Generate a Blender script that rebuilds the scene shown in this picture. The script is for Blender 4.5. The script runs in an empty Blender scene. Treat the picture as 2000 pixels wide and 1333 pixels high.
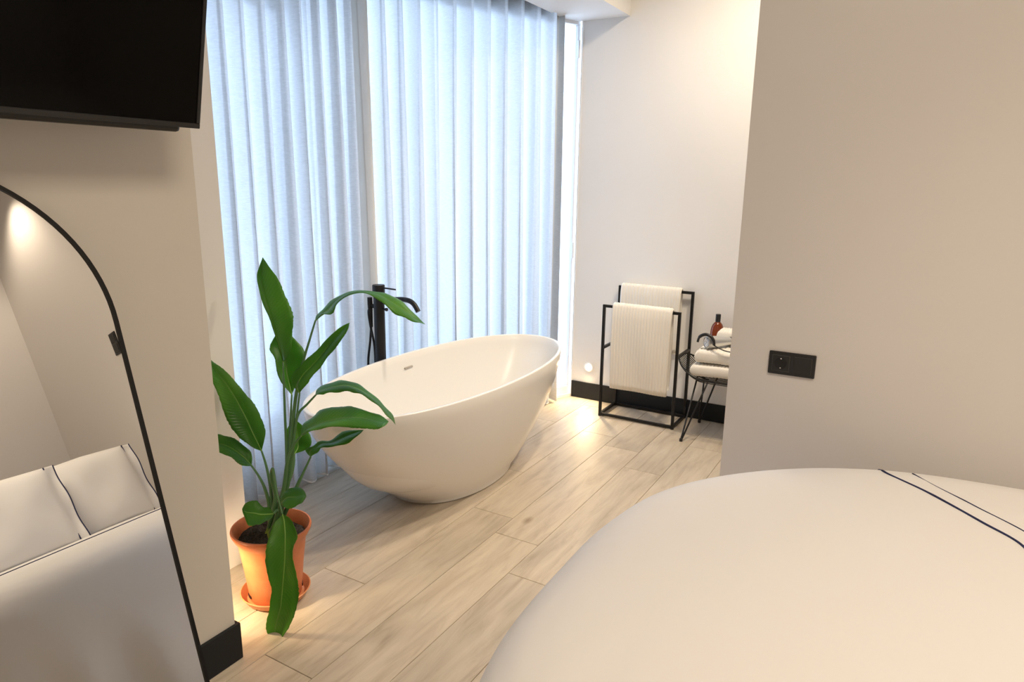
import bpy, bmesh, math, random
from mathutils import Vector, Matrix, Euler
random.seed(7)
SC = bpy.context.scene
COL = SC.collection
PI = math.pi

# ------------------------------------------------------------------ camera
cam_d = bpy.data.cameras.new('camera'); cam_d.sensor_width = 36.0; cam_d.lens = 36.0 * 1333.0 / 2000.0
cam_d.clip_start = 0.05
cam = bpy.data.objects.new('camera', cam_d); COL.objects.link(cam)
yaw, pitch, roll = math.radians(30.5), math.radians(13.0), math.radians(0.7)
fwd = Vector((-math.sin(yaw) * math.cos(pitch), math.cos(yaw) * math.cos(pitch), -math.sin(pitch)))
rgt = Vector((math.cos(yaw), math.sin(yaw), 0)); upv = rgt.cross(fwd)
r2 = rgt * math.cos(roll) + upv * math.sin(roll); u2 = upv * math.cos(roll) - rgt * math.sin(roll)
M = Matrix((r2, u2, -fwd)).transposed().to_4x4(); M.translation = Vector((0, 0, 1.5))
cam.matrix_world = M
SC.camera = cam

# ------------------------------------------------------------------ world, lights, exposure
W = bpy.data.worlds.new('sky'); SC.world = W; W.use_nodes = True
bg = W.node_tree.nodes['Background']
bg.inputs['Color'].default_value = (0.57, 0.735, 1.0, 1)
bg.inputs['Strength'].default_value = 7.0
vs = SC.view_settings
vs.view_transform = 'Standard'; vs.look = 'None'; vs.gamma = 1.0; vs.use_curve_mapping = False
vs.exposure = 0.12
WARM = (1.0, 0.83, 0.63)

def spot(name, loc, aim, power, color=WARM, size=math.radians(90), blend=0.8, rad=0.05):
    l = bpy.data.lights.new(name, 'SPOT'); l.energy = power; l.color = color; l.spot_size = size; l.spot_blend = blend
    l.shadow_soft_size = rad
    o = bpy.data.objects.new(name, l); COL.objects.link(o); o.location = loc
    o.rotation_euler = (Vector(aim) - Vector(loc)).to_track_quat('-Z', 'Y').to_euler()
    return o

def area(name, loc, aim, power, sx, sy, color=WARM):
    l = bpy.data.lights.new(name, 'AREA'); l.energy = power; l.color = color; l.shape = 'RECTANGLE'; l.size = sx; l.size_y = sy
    o = bpy.data.objects.new(name, l); COL.objects.link(o); o.location = loc
    o.rotation_euler = (Vector(aim) - Vector(loc)).to_track_quat('-Z', 'Y').to_euler()
    return o

spot('bath_downlight', (-0.35, 3.3, 3.2), (-1.0, 3.9, 0.2), 150, size=math.radians(130), rad=.08)
spot('tub_downlight', (-1.0, 3.1, 3.2), (-1.65, 3.0, 0.0), 125, size=math.radians(78), rad=.08)
spot('bed_wall_downlight', (1.85, 2.25, 3.2), (1.85, 2.42, 0.0), 30, size=math.radians(110), rad=.04)
spot('bed_fill_spot', (0.55, 1.15, 3.2), (0.45, 1.35, 0.0), 54, size=math.radians(86), rad=.12)  # added unseen fill spot, brightens the bed more than the walls
area('bedroom_ceiling_lamp', (0.6, 0.6, 3.2), (0.6, 0.6, 0), 38, 0.9, 0.9)

# ------------------------------------------------------------------ helpers
def mat(name, color=(.8, .8, .8), rough=.5, metal=0.0, build=None, spec=.5):
    m = bpy.data.materials.new(name); m.use_nodes = True
    nt = m.node_tree; b = nt.nodes['Principled BSDF']
    b.inputs['Base Color'].default_value = (*color, 1); b.inputs['Roughness'].default_value = rough
    b.inputs['Metallic'].default_value = metal; b.inputs['Specular IOR Level'].default_value = spec
    if build: build(nt, b)
    return m

def N(nt, t, **kw):
    n = nt.nodes.new(t)
    for k, v in kw.items():
        if k in n.inputs: n.inputs[k].default_value = v
        else: setattr(n, k, v)
    return n

def bump(nt, b, src, strength, dist):
    bp = N(nt, 'ShaderNodeBump'); bp.inputs['Strength'].default_value = strength; bp.inputs['Distance'].default_value = dist
    nt.links.new(src, bp.inputs['Height']); nt.links.new(bp.outputs[0], b.inputs['Normal']); return bp

def ramp(nt, src, stops):
    r = N(nt, 'ShaderNodeValToRGB'); e = r.color_ramp.elements
    while len(e) < len(stops): e.new(.5)
    for el, (p, c) in zip(e, stops): el.position = p; el.color = (*c, 1)
    nt.links.new(src, r.inputs[0]); return r

def paint(c, s=70):
    def f(nt, b):
        g = N(nt, 'ShaderNodeNewGeometry')
        n = N(nt, 'ShaderNodeTexNoise', Scale=s, Detail=3.0); nt.links.new(g.outputs['Position'], n.inputs['Vector'])
        bump(nt, b, n.outputs[0], .12, .002)
        n2 = N(nt, 'ShaderNodeTexNoise', Scale=1.3, Detail=2.0); nt.links.new(g.outputs['Position'], n2.inputs['Vector'])
        r = ramp(nt, n2.outputs[0], [(.3, tuple(x * .97 for x in c)), (.7, c)])
        nt.links.new(r.outputs[0], b.inputs['Base Color'])
    return f

def mesh_obj(name, bm, material, parent=None, smooth=False, loc=None):
    me = bpy.data.meshes.new(name); bm.normal_update(); bm.to_mesh(me); bm.free()
    if smooth:
        for p in me.polygons: p.use_smooth = True
    if material: me.materials.append(material)
    o = bpy.data.objects.new(name, me); COL.objects.link(o)
    if parent: o.parent = parent
    if loc is not None: o.location = loc
    return o

def empty(name, loc=(0, 0, 0), rz=0):
    o = bpy.data.objects.new(name, None); COL.objects.link(o); o.location = loc; o.rotation_euler = (0, 0, rz)
    o.empty_display_size = .05
    return o

def tag(o, label=None, cat=None, group=None, kind=None):
    if label: o['label'] = label
    if cat: o['category'] = cat
    if group: o['group'] = group
    if kind: o['kind'] = kind
    return o

def local(o, world_pt):
    return Vector(world_pt) - o.location

def box(bm, x0, x1, y0, y1, z0, z1, bev=0.0, seg=2):
    vs_ = [bm.verts.new((x, y, z)) for z in (z0, z1) for y in (y0, y1) for x in (x0, x1)]
    idx = [(0, 2, 3, 1), (4, 5, 7, 6), (0, 1, 5, 4), (2, 6, 7, 3), (0, 4, 6, 2), (1, 3, 7, 5)]
    fs = [bm.faces.new([vs_[i] for i in f]) for f in idx]
    if bev > 0:
        es = set(e for f in fs for e in f.edges)
        bmesh.ops.bevel(bm, geom=list(es), offset=bev, segments=seg, affect='EDGES', profile=.5)
    return bm

def boxo(name, m, x0, x1, y0, y1, z0, z1, parent=None, bev=0.0, seg=2, off=(0, 0, 0)):
    bm = bmesh.new(); box(bm, x0 - off[0], x1 - off[0], y0 - off[1], y1 - off[1], z0 - off[2], z1 - off[2], bev, seg)
    return mesh_obj(name, bm, m, parent)

def tube(bm, pts, rad, n=10, cap=True):
    """round tube along points; rad a number or a list"""
    pts = [Vector(p) for p in pts]; k = len(pts)
    rs = rad if isinstance(rad, (list, tuple)) else [rad] * k
    ref = None; rings = []
    for i in range(k):
        t = (pts[min(i + 1, k - 1)] - pts[max(i - 1, 0)]).normalized()
        if ref is None:
            ref = Vector((0, 0, 1)) if abs(t.z) < .9 else Vector((1, 0, 0))
        a = (ref - t * ref.dot(t))
        a = a.normalized() if a.length > 1e-6 else t.orthogonal().normalized()
        ref = a; b = t.cross(a)
        rings.append([bm.verts.new(pts[i] + (a * math.cos(2 * PI * j / n) + b * math.sin(2 * PI * j / n)) * rs[i]) for j in range(n)])
    for i in range(k - 1):
        for j in range(n):
            bm.faces.new((rings[i][j], rings[i][(j + 1) % n], rings[i + 1][(j + 1) % n], rings[i + 1][j]))
    if cap:
        bm.faces.new(list(reversed(rings[0]))); bm.faces.new(rings[-1])

def lathe(bm, prof, n=40, c=(0, 0, 0)):
    rings = []
    for r, z in prof:
        if r < 1e-5: rings.append([bm.verts.new((c[0], c[1], c[2] + z))])
        else: rings.append([bm.verts.new((c[0] + r * math.cos(2 * PI * j / n), c[1] + r * math.sin(2 * PI * j / n), c[2] + z)) for j in range(n)])
    for a, b in zip(rings, rings[1:]):
        for j in range(n):
            q = [a[j % len(a)], a[(j + 1) % len(a)], b[(j + 1) % len(b)], b[j % len(b)]]
            u = []
            for v in q:
                if v not in u: u.append(v)
            if len(u) > 2: bm.faces.new(u)

def catmull(pts, sub):
    P = [Vector(p) for p in pts]; out = []
    for i in range(len(P) - 1):
        p0 = P[max(i - 1, 0)]; p1 = P[i]; p2 = P[i + 1]; p3 = P[min(i + 2, len(P) - 1)]
        for s in range(sub):
            t = s / sub
            out.append(.5 * ((2 * p1) + (p2 - p0) * t + (2 * p0 - 5 * p1 + 4 * p2 - p3) * t * t + (3 * p1 - p0 - 3 * p2 + p3) * t ** 3))
    out.append(P[-1]); return out

def clean(o, angle=40):
    for p in o.data.polygons: p.use_smooth = True
    me = o.data
    try: me.set_sharp_from_angle(angle=math.radians(angle))
    except Exception: pass
    return o

# ------------------------------------------------------------------ materials
m_wall = mat('warm_grey_paint', (.73, .70, .68), .8, build=paint((.73, .70, .68)))
m_wallleft = mat('warm_lit_paint', (.72, .68, .62), .8, build=paint((.72, .68, .62)))  # left wall: warm lamplight tint put into the paint colour
m_white = mat('white_paint', (.87, .86, .84), .8, build=paint((.87, .86, .84)))
m_ceil = mat('ceiling_paint', (.82, .80, .77), .85, build=paint((.82, .80, .77)))
m_base = mat('black_baseboard_lacquer', (.009, .012, .016), .5, spec=.3)
m_black = mat('matt_black_metal', (.006, .006, .007), .42, .0, spec=.35)
m_plastic = mat('black_plastic', (.010, .010, .011), .35)
m_plastic2 = mat('black_plastic_satin', (.014, .014, .014), .5)
m_chrome = mat('chrome', (.75, .75, .76), .18, 1.0)
m_silver = mat('silver_plastic', (.62, .62, .61), .3, .7)

def wood(nt, b):
    g = N(nt, 'ShaderNodeNewGeometry'); oi = N(nt, 'ShaderNodeObjectInfo')
    off = N(nt, 'ShaderNodeVectorMath', operation='SCALE'); off.inputs['Scale'].default_value = 37.0
    cx = N(nt, 'ShaderNodeCombineXYZ'); nt.links.new(oi.outputs['Random'], cx.inputs[0]); nt.links.new(oi.outputs['Random'], cx.inputs[1])
    nt.links.new(cx.outputs[0], off.inputs[0])
    add = N(nt, 'ShaderNodeVectorMath', operation='ADD'); nt.links.new(g.outputs['Position'], add.inputs[0]); nt.links.new(off.outputs[0], add.inputs[1])
    mp = N(nt, 'ShaderNodeMapping'); mp.inputs['Scale'].default_value = (1, .13, 1); nt.links.new(add.outputs[0], mp.inputs[0])
    n1 = N(nt, 'ShaderNodeTexNoise', Scale=26.0, Detail=7.0, Roughness=.62, Distortion=.7); nt.links.new(mp.outputs[0], n1.inputs['Vector'])
    mp2 = N(nt, 'ShaderNodeMapping'); mp2.inputs['Scale'].default_value = (1, .3, 1); nt.links.new(add.outputs[0], mp2.inputs[0])
    n2 = N(nt, 'ShaderNodeTexNoise', Scale=5.0, Detail=4.0, Distortion=.5); nt.links.new(mp2.outputs[0], n2.inputs['Vector'])
    r1 = ramp(nt, n1.outputs[0], [(.28, (.44, .365, .28)), (.48, (.56, .48, .38)), (.7, (.64, .56, .45))])
    r2_ = ramp(nt, n2.outputs[0], [(.25, (.72, .72, .71)), (.5, (.93, .93, .93)), (.8, (1.04, 1.03, 1.0))])
    mx = N(nt, 'ShaderNodeMix', data_type='RGBA', blend_type='MULTIPLY'); mx.inputs[0].default_value = 1.0
    nt.links.new(r1.outputs[0], mx.inputs[6]); nt.links.new(r2_.outputs[0], mx.inputs[7])
    # knots
    mp3 = N(nt, 'ShaderNodeMapping'); mp3.inputs['Scale'].default_value = (1, .55, 1); nt.links.new(add.outputs[0], mp3.inputs[0])
    vo = N(nt, 'ShaderNodeTexVoronoi', Scale=2.6); nt.links.new(mp3.outputs[0], vo.inputs['Vector'])
    kr = ramp(nt, vo.outputs['Distance'], [(.0, (.35, .29, .24)), (.03, (.62, .56, .5)), (.07, (1, 1, 1))])
    mk = N(nt, 'ShaderNodeMix', data_type='RGBA', blend_type='MULTIPLY'); mk.inputs[0].default_value = .8
    nt.links.new(mx.outputs[2], mk.inputs[6]); nt.links.new(kr.outputs[0], mk.inputs[7])
    hs = N(nt, 'ShaderNodeHueSaturation')
    mr = N(nt, 'ShaderNodeMapRange'); mr.inputs[3].default_value = .93; mr.inputs[4].default_value = 1.05
    nt.links.new(oi.outputs['Random'], mr.inputs[0]); nt.links.new(mr.outputs[0], hs.inputs['Value'])
    nt.links.new(mk.outputs[2], hs.inputs['Color']); nt.links.new(hs.outputs[0], b.inputs['Base Color'])
    rr = N(nt, 'ShaderNodeMapRange'); rr.inputs[3].default_value = .38; rr.inputs[4].default_value = .55
    nt.links.new(n1.outputs[0], rr.inputs[0]); nt.links.new(rr.outputs[0], b.inputs['Roughness'])
    bump(nt, b, n1.outputs[0], .15, .002)
m_wood = mat('oak_tile', (.5, .4, .3), .45, build=wood)
m_grout = mat('pale_grout', (.66, .59, .50), .8)

# ------------------------------------------------------------------ room shell
XW = -1.718      # left wall face
XB = -2.18       # recessed pillar face
YB = 4.315       # bathroom back wall
YF = 2.45        # wall beside the bed
XE = -0.533      # its free edge
XH = 2.42        # wall behind the bed head
YC = -2.2        # wall behind the camera
ZC = 3.3
ZS = 2.525       # soffit

def struct(name, m, *a, **k):
    o = boxo(name, m, *a, **k); o['kind'] = 'structure'; return o

flo = struct('floor', m_grout, -3.05, XH + .1, YC - .1, YB + .15, -.10, -.0045)
struct('ceiling', m_ceil, -3.0, XH + .1, YC - .1, YB + .25, ZC, ZC + .1)
wl = struct('wall_left', m_wallleft, -3.05, XW, YC, 1.203, 0, ZC)
struct('wall_pillar', m_white, -3.05, XB, 1.203, 1.62, 0, ZS)
struct('wall_back', m_white, -2.035, XH, YB, YB + .15, 0, ZC)
struct('wall_front', m_wall, XE, XH, YF, YF + .15, 0, ZC)
struct('wall_right', m_wall, XH, XH + .1, YC, YB, 0, ZC)
struct('wall_camera_side', m_wall, -3.05, XH, YC - .1, YC, 0, ZC)
# soffit over the window bay: a solid drop with a curtain pocket behind it
struct('ceiling_soffit', m_white, -2.115, XW, 1.203, YB, ZS, ZC)
struct('ceiling_pocket', m_white, -3.0, -2.115, 1.203, YB + .25, ZS + .20, ZC)

# baseboards
bb = struct('baseboard_back', m_base, -2.033, XH, YB - .012, YB, .001, .12, bev=.002)
struct('baseboard_left', m_base, XW, XW + .012, YC, 1.215, .001, .127, bev=.002)
struct('baseboard_left_end', m_base, -2.0, XW, 1.203, 1.215, .001, .127, bev=.002)
struct('baseboard_front', m_base, XE, XH, YF - .012, YF, .001, .12, bev=.002)

# planks: each a child of the floor
def plank(x0, x1, y0, y1):
    g = .0010
    bm = bmesh.new(); c = ((x0 + x1) / 2, (y0 + y1) / 2)
    hx, hy = (x1 - x0) / 2 - g, (y1 - y0) / 2 - g; e = .0008
    lo = [bm.verts.new((sx * hx, sy * hy, -.0045)) for sx, sy in ((-1, -1), (1, -1), (1, 1), (-1, 1))]
    mi = [bm.verts.new((sx * hx, sy * hy, -.0012)) for sx, sy in ((-1, -1), (1, -1), (1, 1), (-1, 1))]
    hi = [bm.verts.new((sx * (hx - e), sy * (hy - e), 0)) for sx, sy in ((-1, -1), (1, -1), (1, 1), (-1, 1))]
    bm.faces.new(hi)
    for A, B in ((lo, mi), (mi, hi)):
        for i in range(4): bm.faces.new((A[i], A[(i + 1) % 4], B[(i + 1) % 4], B[i]))
    mesh_obj('plank', bm, m_wood, flo, loc=(c[0], c[1], 0))
P0, PW = -1.232, .2135
joints = {0: 2.48, 1: 3.55, 2: 3.305, 3: 3.80, -1: 2.95, -2: 3.75, -3: 2.55, -4: 3.2}   # row 0 spans -1.659..-1.445
row_x = -1.659
for k in range(-6, 19):
    x0 = row_x + k * PW; x1 = x0 + PW
    x0 = max(x0, -2.84); x1 = min(x1, XH)
    if x1 - x0 < .02: continue
    j = joints.get(k, 3.0 + random.random() * 1.2)
    y = j - 1.22 * 6; ys = []
    while y < YB:
        ys.append(y); y += 1.22
    ys.append(YB)
    ylo = YC
    xm = (x0 + x1) / 2
    ys = [ylo] + [q for q in ys if q > ylo + .05]
    for a, b_ in zip(ys, ys[1:]):
        if b_ - a < .02: continue
        if xm < XW - .1 and b_ <= 1.203: continue
        if xm < XW - .1: a = max(a, 1.203)
        plank(x0, x1, a, b_)
# ------------------------------------------------------------------ window wall (follows the bend of the bay)
m_frame = mat('white_window_frame', (.86, .87, .88), .35)
def glass_nodes(nt, b):
    out = nt.nodes['Material Output']
    tr = N(nt, 'ShaderNodeBsdfTransparent'); tr.inputs[0].default_value = (.95, .97, .98, 1)
    gl = N(nt, 'ShaderNodeBsdfGlossy', Roughness=.02)
    fr = N(nt, 'ShaderNodeFresnel', IOR=1.45); mx = N(nt, 'ShaderNodeMixShader')
    nt.links.new(fr.outputs[0], mx.inputs[0]); nt.links.new(tr.outputs[0], mx.inputs[1]); nt.links.new(gl.outputs[0], mx.inputs[2])
    nt.links.new(mx.outputs[0], out.inputs[0])
m_glass = mat('window_glass', build=glass_nodes)

WPTS = [(-2.85, 1.62), (-2.85, 2.70), (-2.035, 4.315)]     # plan of the inner window face
def winbox(name, m, A, B, s0, s1, z0, z1, t0, t1, parent=None, bev=.0):
    """box along the plan line A->B between distances s0..s1, depth t0..t1 outward"""
    A = Vector((A[0], A[1], 0)); B = Vector((B[0], B[1], 0)); d = (B - A).normalized(); n = Vector((-d.y, d.x, 0))
    bm = bmesh.new(); box(bm, s0, s1, t0, t1, z0, z1, bev)
    for v in bm.verts: v.co = A + d * v.co.x + n * v.co.y + Vector((0, 0, v.co.z))
    return mesh_obj(name, bm, m, parent)
ZB, ZT = .20, 2.60
for wi, (A, B) in enumerate(zip(WPTS, WPTS[1:])):
    Ln = math.dist(A, B); ZT = (2.38, 2.56)[wi]; ZB = (.20, .02)[wi]
    w = winbox('wall_sill_%d' % (wi + 1), m_white, A, B, 0, Ln, 0, ZB, 0, .2); w['kind'] = 'structure'
    w = winbox('wall_lintel_%d' % (wi + 1), m_white, A, B, 0, Ln, ZT, ZC, 0, .2); w['kind'] = 'structure'
    win = empty('window_%d' % (wi + 1)); win['kind'] = 'structure'
    f = .055
    cuts = [0.0, Ln]
    winbox('bottom_rail', m_frame, A, B, 0, Ln, ZB, ZB + f, .02, .09, win, .004)
    winbox('top_rail', m_frame, A, B, 0, Ln, ZT - f, ZT, .02, .09, win, .004)
    for c_ in cuts:
        fw = .022 if (wi == 1 and c_ > 0) or (wi == 0 and c_ > 0) else f
        c0 = 0 if c_ == 0 else Ln - fw
        winbox('mullion', m_frame, A, B, c0, c0 + (fw if not (wi == 1 and c_ == 0) else .022), ZB + f, ZT - f, .02, .09, win, .004)
    for a_, b_ in zip(cuts, cuts[1:]):
        winbox('pane', m_glass, A, B, a_ + (.022 if wi == 1 else f), b_ - .022, ZB + f, ZT - f, .05, .056, win)
    if wi == 1:
        for z in (1.0, 2.30):
            h = winbox('hinge', m_frame, A, B, Ln - .030, Ln - .020, z, z + .11, .0, .022, win, .004)
# reveal strip of the corner between window and back wall
o = boxo('trim_1', m_frame, -2.042, -2.030, YB - .006, YB + .15, 0, ZS + .2); o['kind'] = 'structure'

# ------------------------------------------------------------------ sheer curtains
def sheer(nt, b):
    out = nt.nodes['Material Output']
    g = N(nt, 'ShaderNodeNewGeometry')
    mp = N(nt, 'ShaderNodeMapping'); mp.inputs['Scale'].default_value = (1, 1, 9); nt.links.new(g.outputs['Position'], mp.inputs[0])
    n = N(nt, 'ShaderNodeTexNoise', Scale=38.0, Detail=4.0, Roughness=.7); nt.links.new(mp.outputs[0], n.inputs['Vector'])
    c1 = ramp(nt, n.outputs[0], [(.3, (.70, .70, .69)), (.7, (.84, .84, .83))])
    c2 = ramp(nt, n.outputs[0], [(.3, (.50, .51, .52)), (.7, (.63, .64, .65))])
    df = N(nt, 'ShaderNodeBsdfDiffuse'); tl = N(nt, 'ShaderNodeBsdfTranslucent'); tp = N(nt, 'ShaderNodeBsdfTransparent')
    nt.links.new(c1.outputs[0], df.inputs[0]); nt.links.new(c2.outputs[0], tl.inputs[0])
    ad = N(nt, 'ShaderNodeMixShader'); ad.inputs[0].default_value = .62
    nt.links.new(df.outputs[0], ad.inputs[1]); nt.links.new(tl.outputs[0], ad.inputs[2])
    m2 = N(nt, 'ShaderNodeMixShader'); m2.inputs[0].default_value = .05
    nt.links.new(ad.outputs[0], m2.inputs[1]); nt.links.new(tp.outputs[0], m2.inputs[2])
    nt.links.new(m2.outputs[0], out.inputs[0])
m_sheer = mat('sheer_linen', build=sheer)
def doubled(nt, b):
    tl = N(nt, 'ShaderNodeBsdfTranslucent'); tl.inputs[0].default_value = (.60, .56, .50, 1)
    mx = N(nt, 'ShaderNodeMixShader'); mx.inputs[0].default_value = .42
    nt.links.new(b.outputs[0], mx.inputs[1]); nt.links.new(tl.outputs[0], mx.inputs[2]); nt.links.new(mx.outputs[0], nt.nodes['Material Output'].inputs[0])
m_hemcloth = mat('doubled_linen', (.86, .82, .75), .9, build=doubled, spec=.1)  # cream tint puts warm room light into the doubled cloth's colour
m_hem = mat('hem_tape', (.85, .86, .88), .8)

TRACK = catmull([(-2.555, 1.45, 0), (-2.555, 1.9, 0), (-2.555, 2.4, 0), (-2.555, 2.75, 0), (-2.51, 3.1, 0), (-2.40, 3.42, 0), (-2.27, 3.75, 0), (-2.14, 4.02, 0), (-2.075, 4.12, 0)], 12)
LEN = [0.0]
for a, b_ in zip(TRACK, TRACK[1:]): LEN.append(LEN[-1] + (b_ - a).length)
def on_track(s):
    s = max(0, min(s, LEN[-1] - 1e-6)); i = 0
    while LEN[i + 1] < s: i += 1
    t = (s - LEN[i]) / (LEN[i + 1] - LEN[i]); p = TRACK[i].lerp(TRACK[i + 1], t)
    d = (TRACK[i + 1] - TRACK[i]).normalized()
    return p, Vector((d.y, -d.x, 0))
def y_to_s(y):
    for i in range(len(TRACK) - 1):
        if TRACK[i].y <= y <= TRACK[i + 1].y:
            return LEN[i] + (y - TRACK[i].y) / (TRACK[i + 1].y - TRACK[i].y) * (LEN[i + 1] - LEN[i])
    return LEN[-1]
def curtain(name, label, s0, s1, period, seed):
    rnd = random.Random(seed)
    nper = int(round((s1 - s0) / period)); per = 14; ncol = nper * per
    amp = [.044 + rnd.random() * .022 for _ in range(nper + 2)]
    ph = [rnd.uniform(-.22, .22) for _ in range(nper + 2)]
    zt, zb = ZS + .19, .012
    rows = 26; bm = bmesh.new(); grid = []
    for r in range(rows + 1):
        v = r / rows; z = zt + (zb - zt) * v; row = []
        for c in range(ncol + 1):
            u = c / per; k = int(u); fr = u - k
            a = amp[k] * (1 - fr) + amp[k + 1] * fr
            p_ = (ph[k] * (1 - fr) + ph[k + 1] * fr) * v
            w = math.sin(2 * PI * (u + p_)); w = math.copysign(abs(w) ** .7, w)
            sway = .012 * math.sin(2.1 * v + k * .7) * v
            ed = min(1, 4 * c / ncol * nper / 4, (ncol - c) / ncol * nper); s = s0 + (s1 - s0) * c / ncol + ed * .017 * math.sin(4 * PI * u + 1.3) * (.4 + .6 * v) + ed * .02 * v * (ph[k] * (1 - fr) + ph[k + 1] * fr)
            p, n = on_track(s)
            q = p + n * (w * a * (.8 + .35 * v) + sway)
            row.append(bm.verts.new((q.x, q.y, z)))
        grid.append(row)
    for r in range(rows):
        for c in range(ncol):
            bm.faces.new((grid[r][c], grid[r][c + 1], grid[r + 1][c + 1], grid[r + 1][c]))
    hem = [v.co.copy() for v in grid[-1]]; POS = [[v.co.copy() for v in row] for row in grid]
    root = empty(name, (hem[0].x, hem[0].y, 0)); tag(root, label, 'curtain', 'sheer curtains across the window bay')
    for v in bm.verts: v.co -= root.location
    mesh_obj('cloth', bm, m_sheer, root, True)
    # doubled side hems: a second layer of cloth a few centimetres wide along both edges
    for cols in (range(0, 7), range(ncol - 6, ncol + 1)):
        cols = list(cols); b3 = bmesh.new(); gg = []
        for row in POS:
            gg.append([b3.verts.new(row[c] - root.location + Vector((.0016, 0, 0))) for c in cols])
        for A_, B_ in zip(gg, gg[1:]):
            for k_ in range(len(cols) - 1): b3.faces.new((A_[k_], A_[k_ + 1], B_[k_ + 1], B_[k_]))
        mesh_obj('side_hem', b3, m_hemcloth, root, True)
    bm = bmesh.new()
    for i in range(len(hem) - 1):
        a, b2 = hem[i] - root.location, hem[i + 1] - root.location
        d = (b2 - a).normalized(); n = Vector((d.y, -d.x, 0)) * .0012
        for s in (-1, 1):
            q = [bm.verts.new(p) for p in (a + n * s + Vector((0, 0, .001)), b2 + n * s + Vector((0, 0, .001)), b2 + n * s + Vector((0, 0, .009)), a + n * s + Vector((0, 0, .009)))]
            bm.faces.new(q)
    mesh_obj('hem', bm, m_hem, root, True)
    return root
sS = y_to_s(2.76)
curtain('sheer_curtain', 'white sheer pleated curtain hanging behind the potted plant, left of the seam', y_to_s(1.50), sS, .106, 3)
curtain('sheer_curtain', 'white sheer pleated curtain hanging behind the bathtub, right of the tap', sS + .001, LEN[-1], .118, 9)
# ceiling track inside the pocket
bm = bmesh.new()
for a, b_ in zip(TRACK[::3], TRACK[3::3]):
    d = (b_ - a).normalized(); n = Vector((d.y, -d.x, 0)) * .012
    for z0, z1 in ((ZS + .185, ZS + .2),):
        vv = [bm.verts.new(p + Vector((0, 0, z))) for z in (z0, z1) for p in (a - n, a + n, b_ + n, b_ - n)]
        for f in ((3, 2, 1, 0), (4, 5, 6, 7), (0, 1, 5, 4), (1, 2, 6, 5), (2, 3, 7, 6), (3, 0, 4, 7)): bm.faces.new([vv[i] for i in f])
o = mesh_obj('trim_2', bm, m_frame); o['kind'] = 'structure'

# ------------------------------------------------------------------ recessed step lights
def emit(name, c, s):
    m = bpy.data.materials.new(name); m.use_nodes = True; nt = m.node_tree
    b = nt.nodes['Principled BSDF']; b.inputs['Emission Color'].default_value = (*c, 1); b.inputs['Emission Strength'].default_value = s
    b.inputs['Base Color'].default_value = (.8, .8, .8, 1); return m
m_glow = emit('warm_diffuser', (1, .80, .6), 2.2)
def step_light(loc, facing, label, power):
    t = empty('step_light', loc); tag(t, label, 'wall light', 'recessed step lights')
    bm = bmesh.new(); lathe(bm, [(.034, 0), (.036, .004), (.030, .007), (.026, .003), (.026, -.012)], 32)
    R_ = Vector((0, 0, 1)).rotation_difference(Vector(facing)).to_matrix()
    for v in bm.verts: v.co = R_ @ v.co
    clean(mesh_obj('bezel', bm, m_white, t))
    bm = bmesh.new(); lathe(bm, [(0, .010), (.014, .009), (.024, .004), (.028, .0)], 32)
    for v in bm.verts: v.co = R_ @ v.co
    mesh_obj('diffuser', bm, m_glow, t)
    l = spot('step_light_lamp', Vector(loc) + Vector(facing) * .025, Vector(loc) + Vector(facing) * .3 + Vector((0, 0, -.26)), power, (1, .74, .42), math.radians(136), 1.0, .02)
    return t
step_light((-1.925, 1.203, .235), (0, 1, 0), 'small round step light in the wall end behind the potted plant', 9)
step_light((-1.905, YB, .235), (0, -1, 0), 'small glowing round step light low on the wall left of the towel rack', 14)

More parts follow.
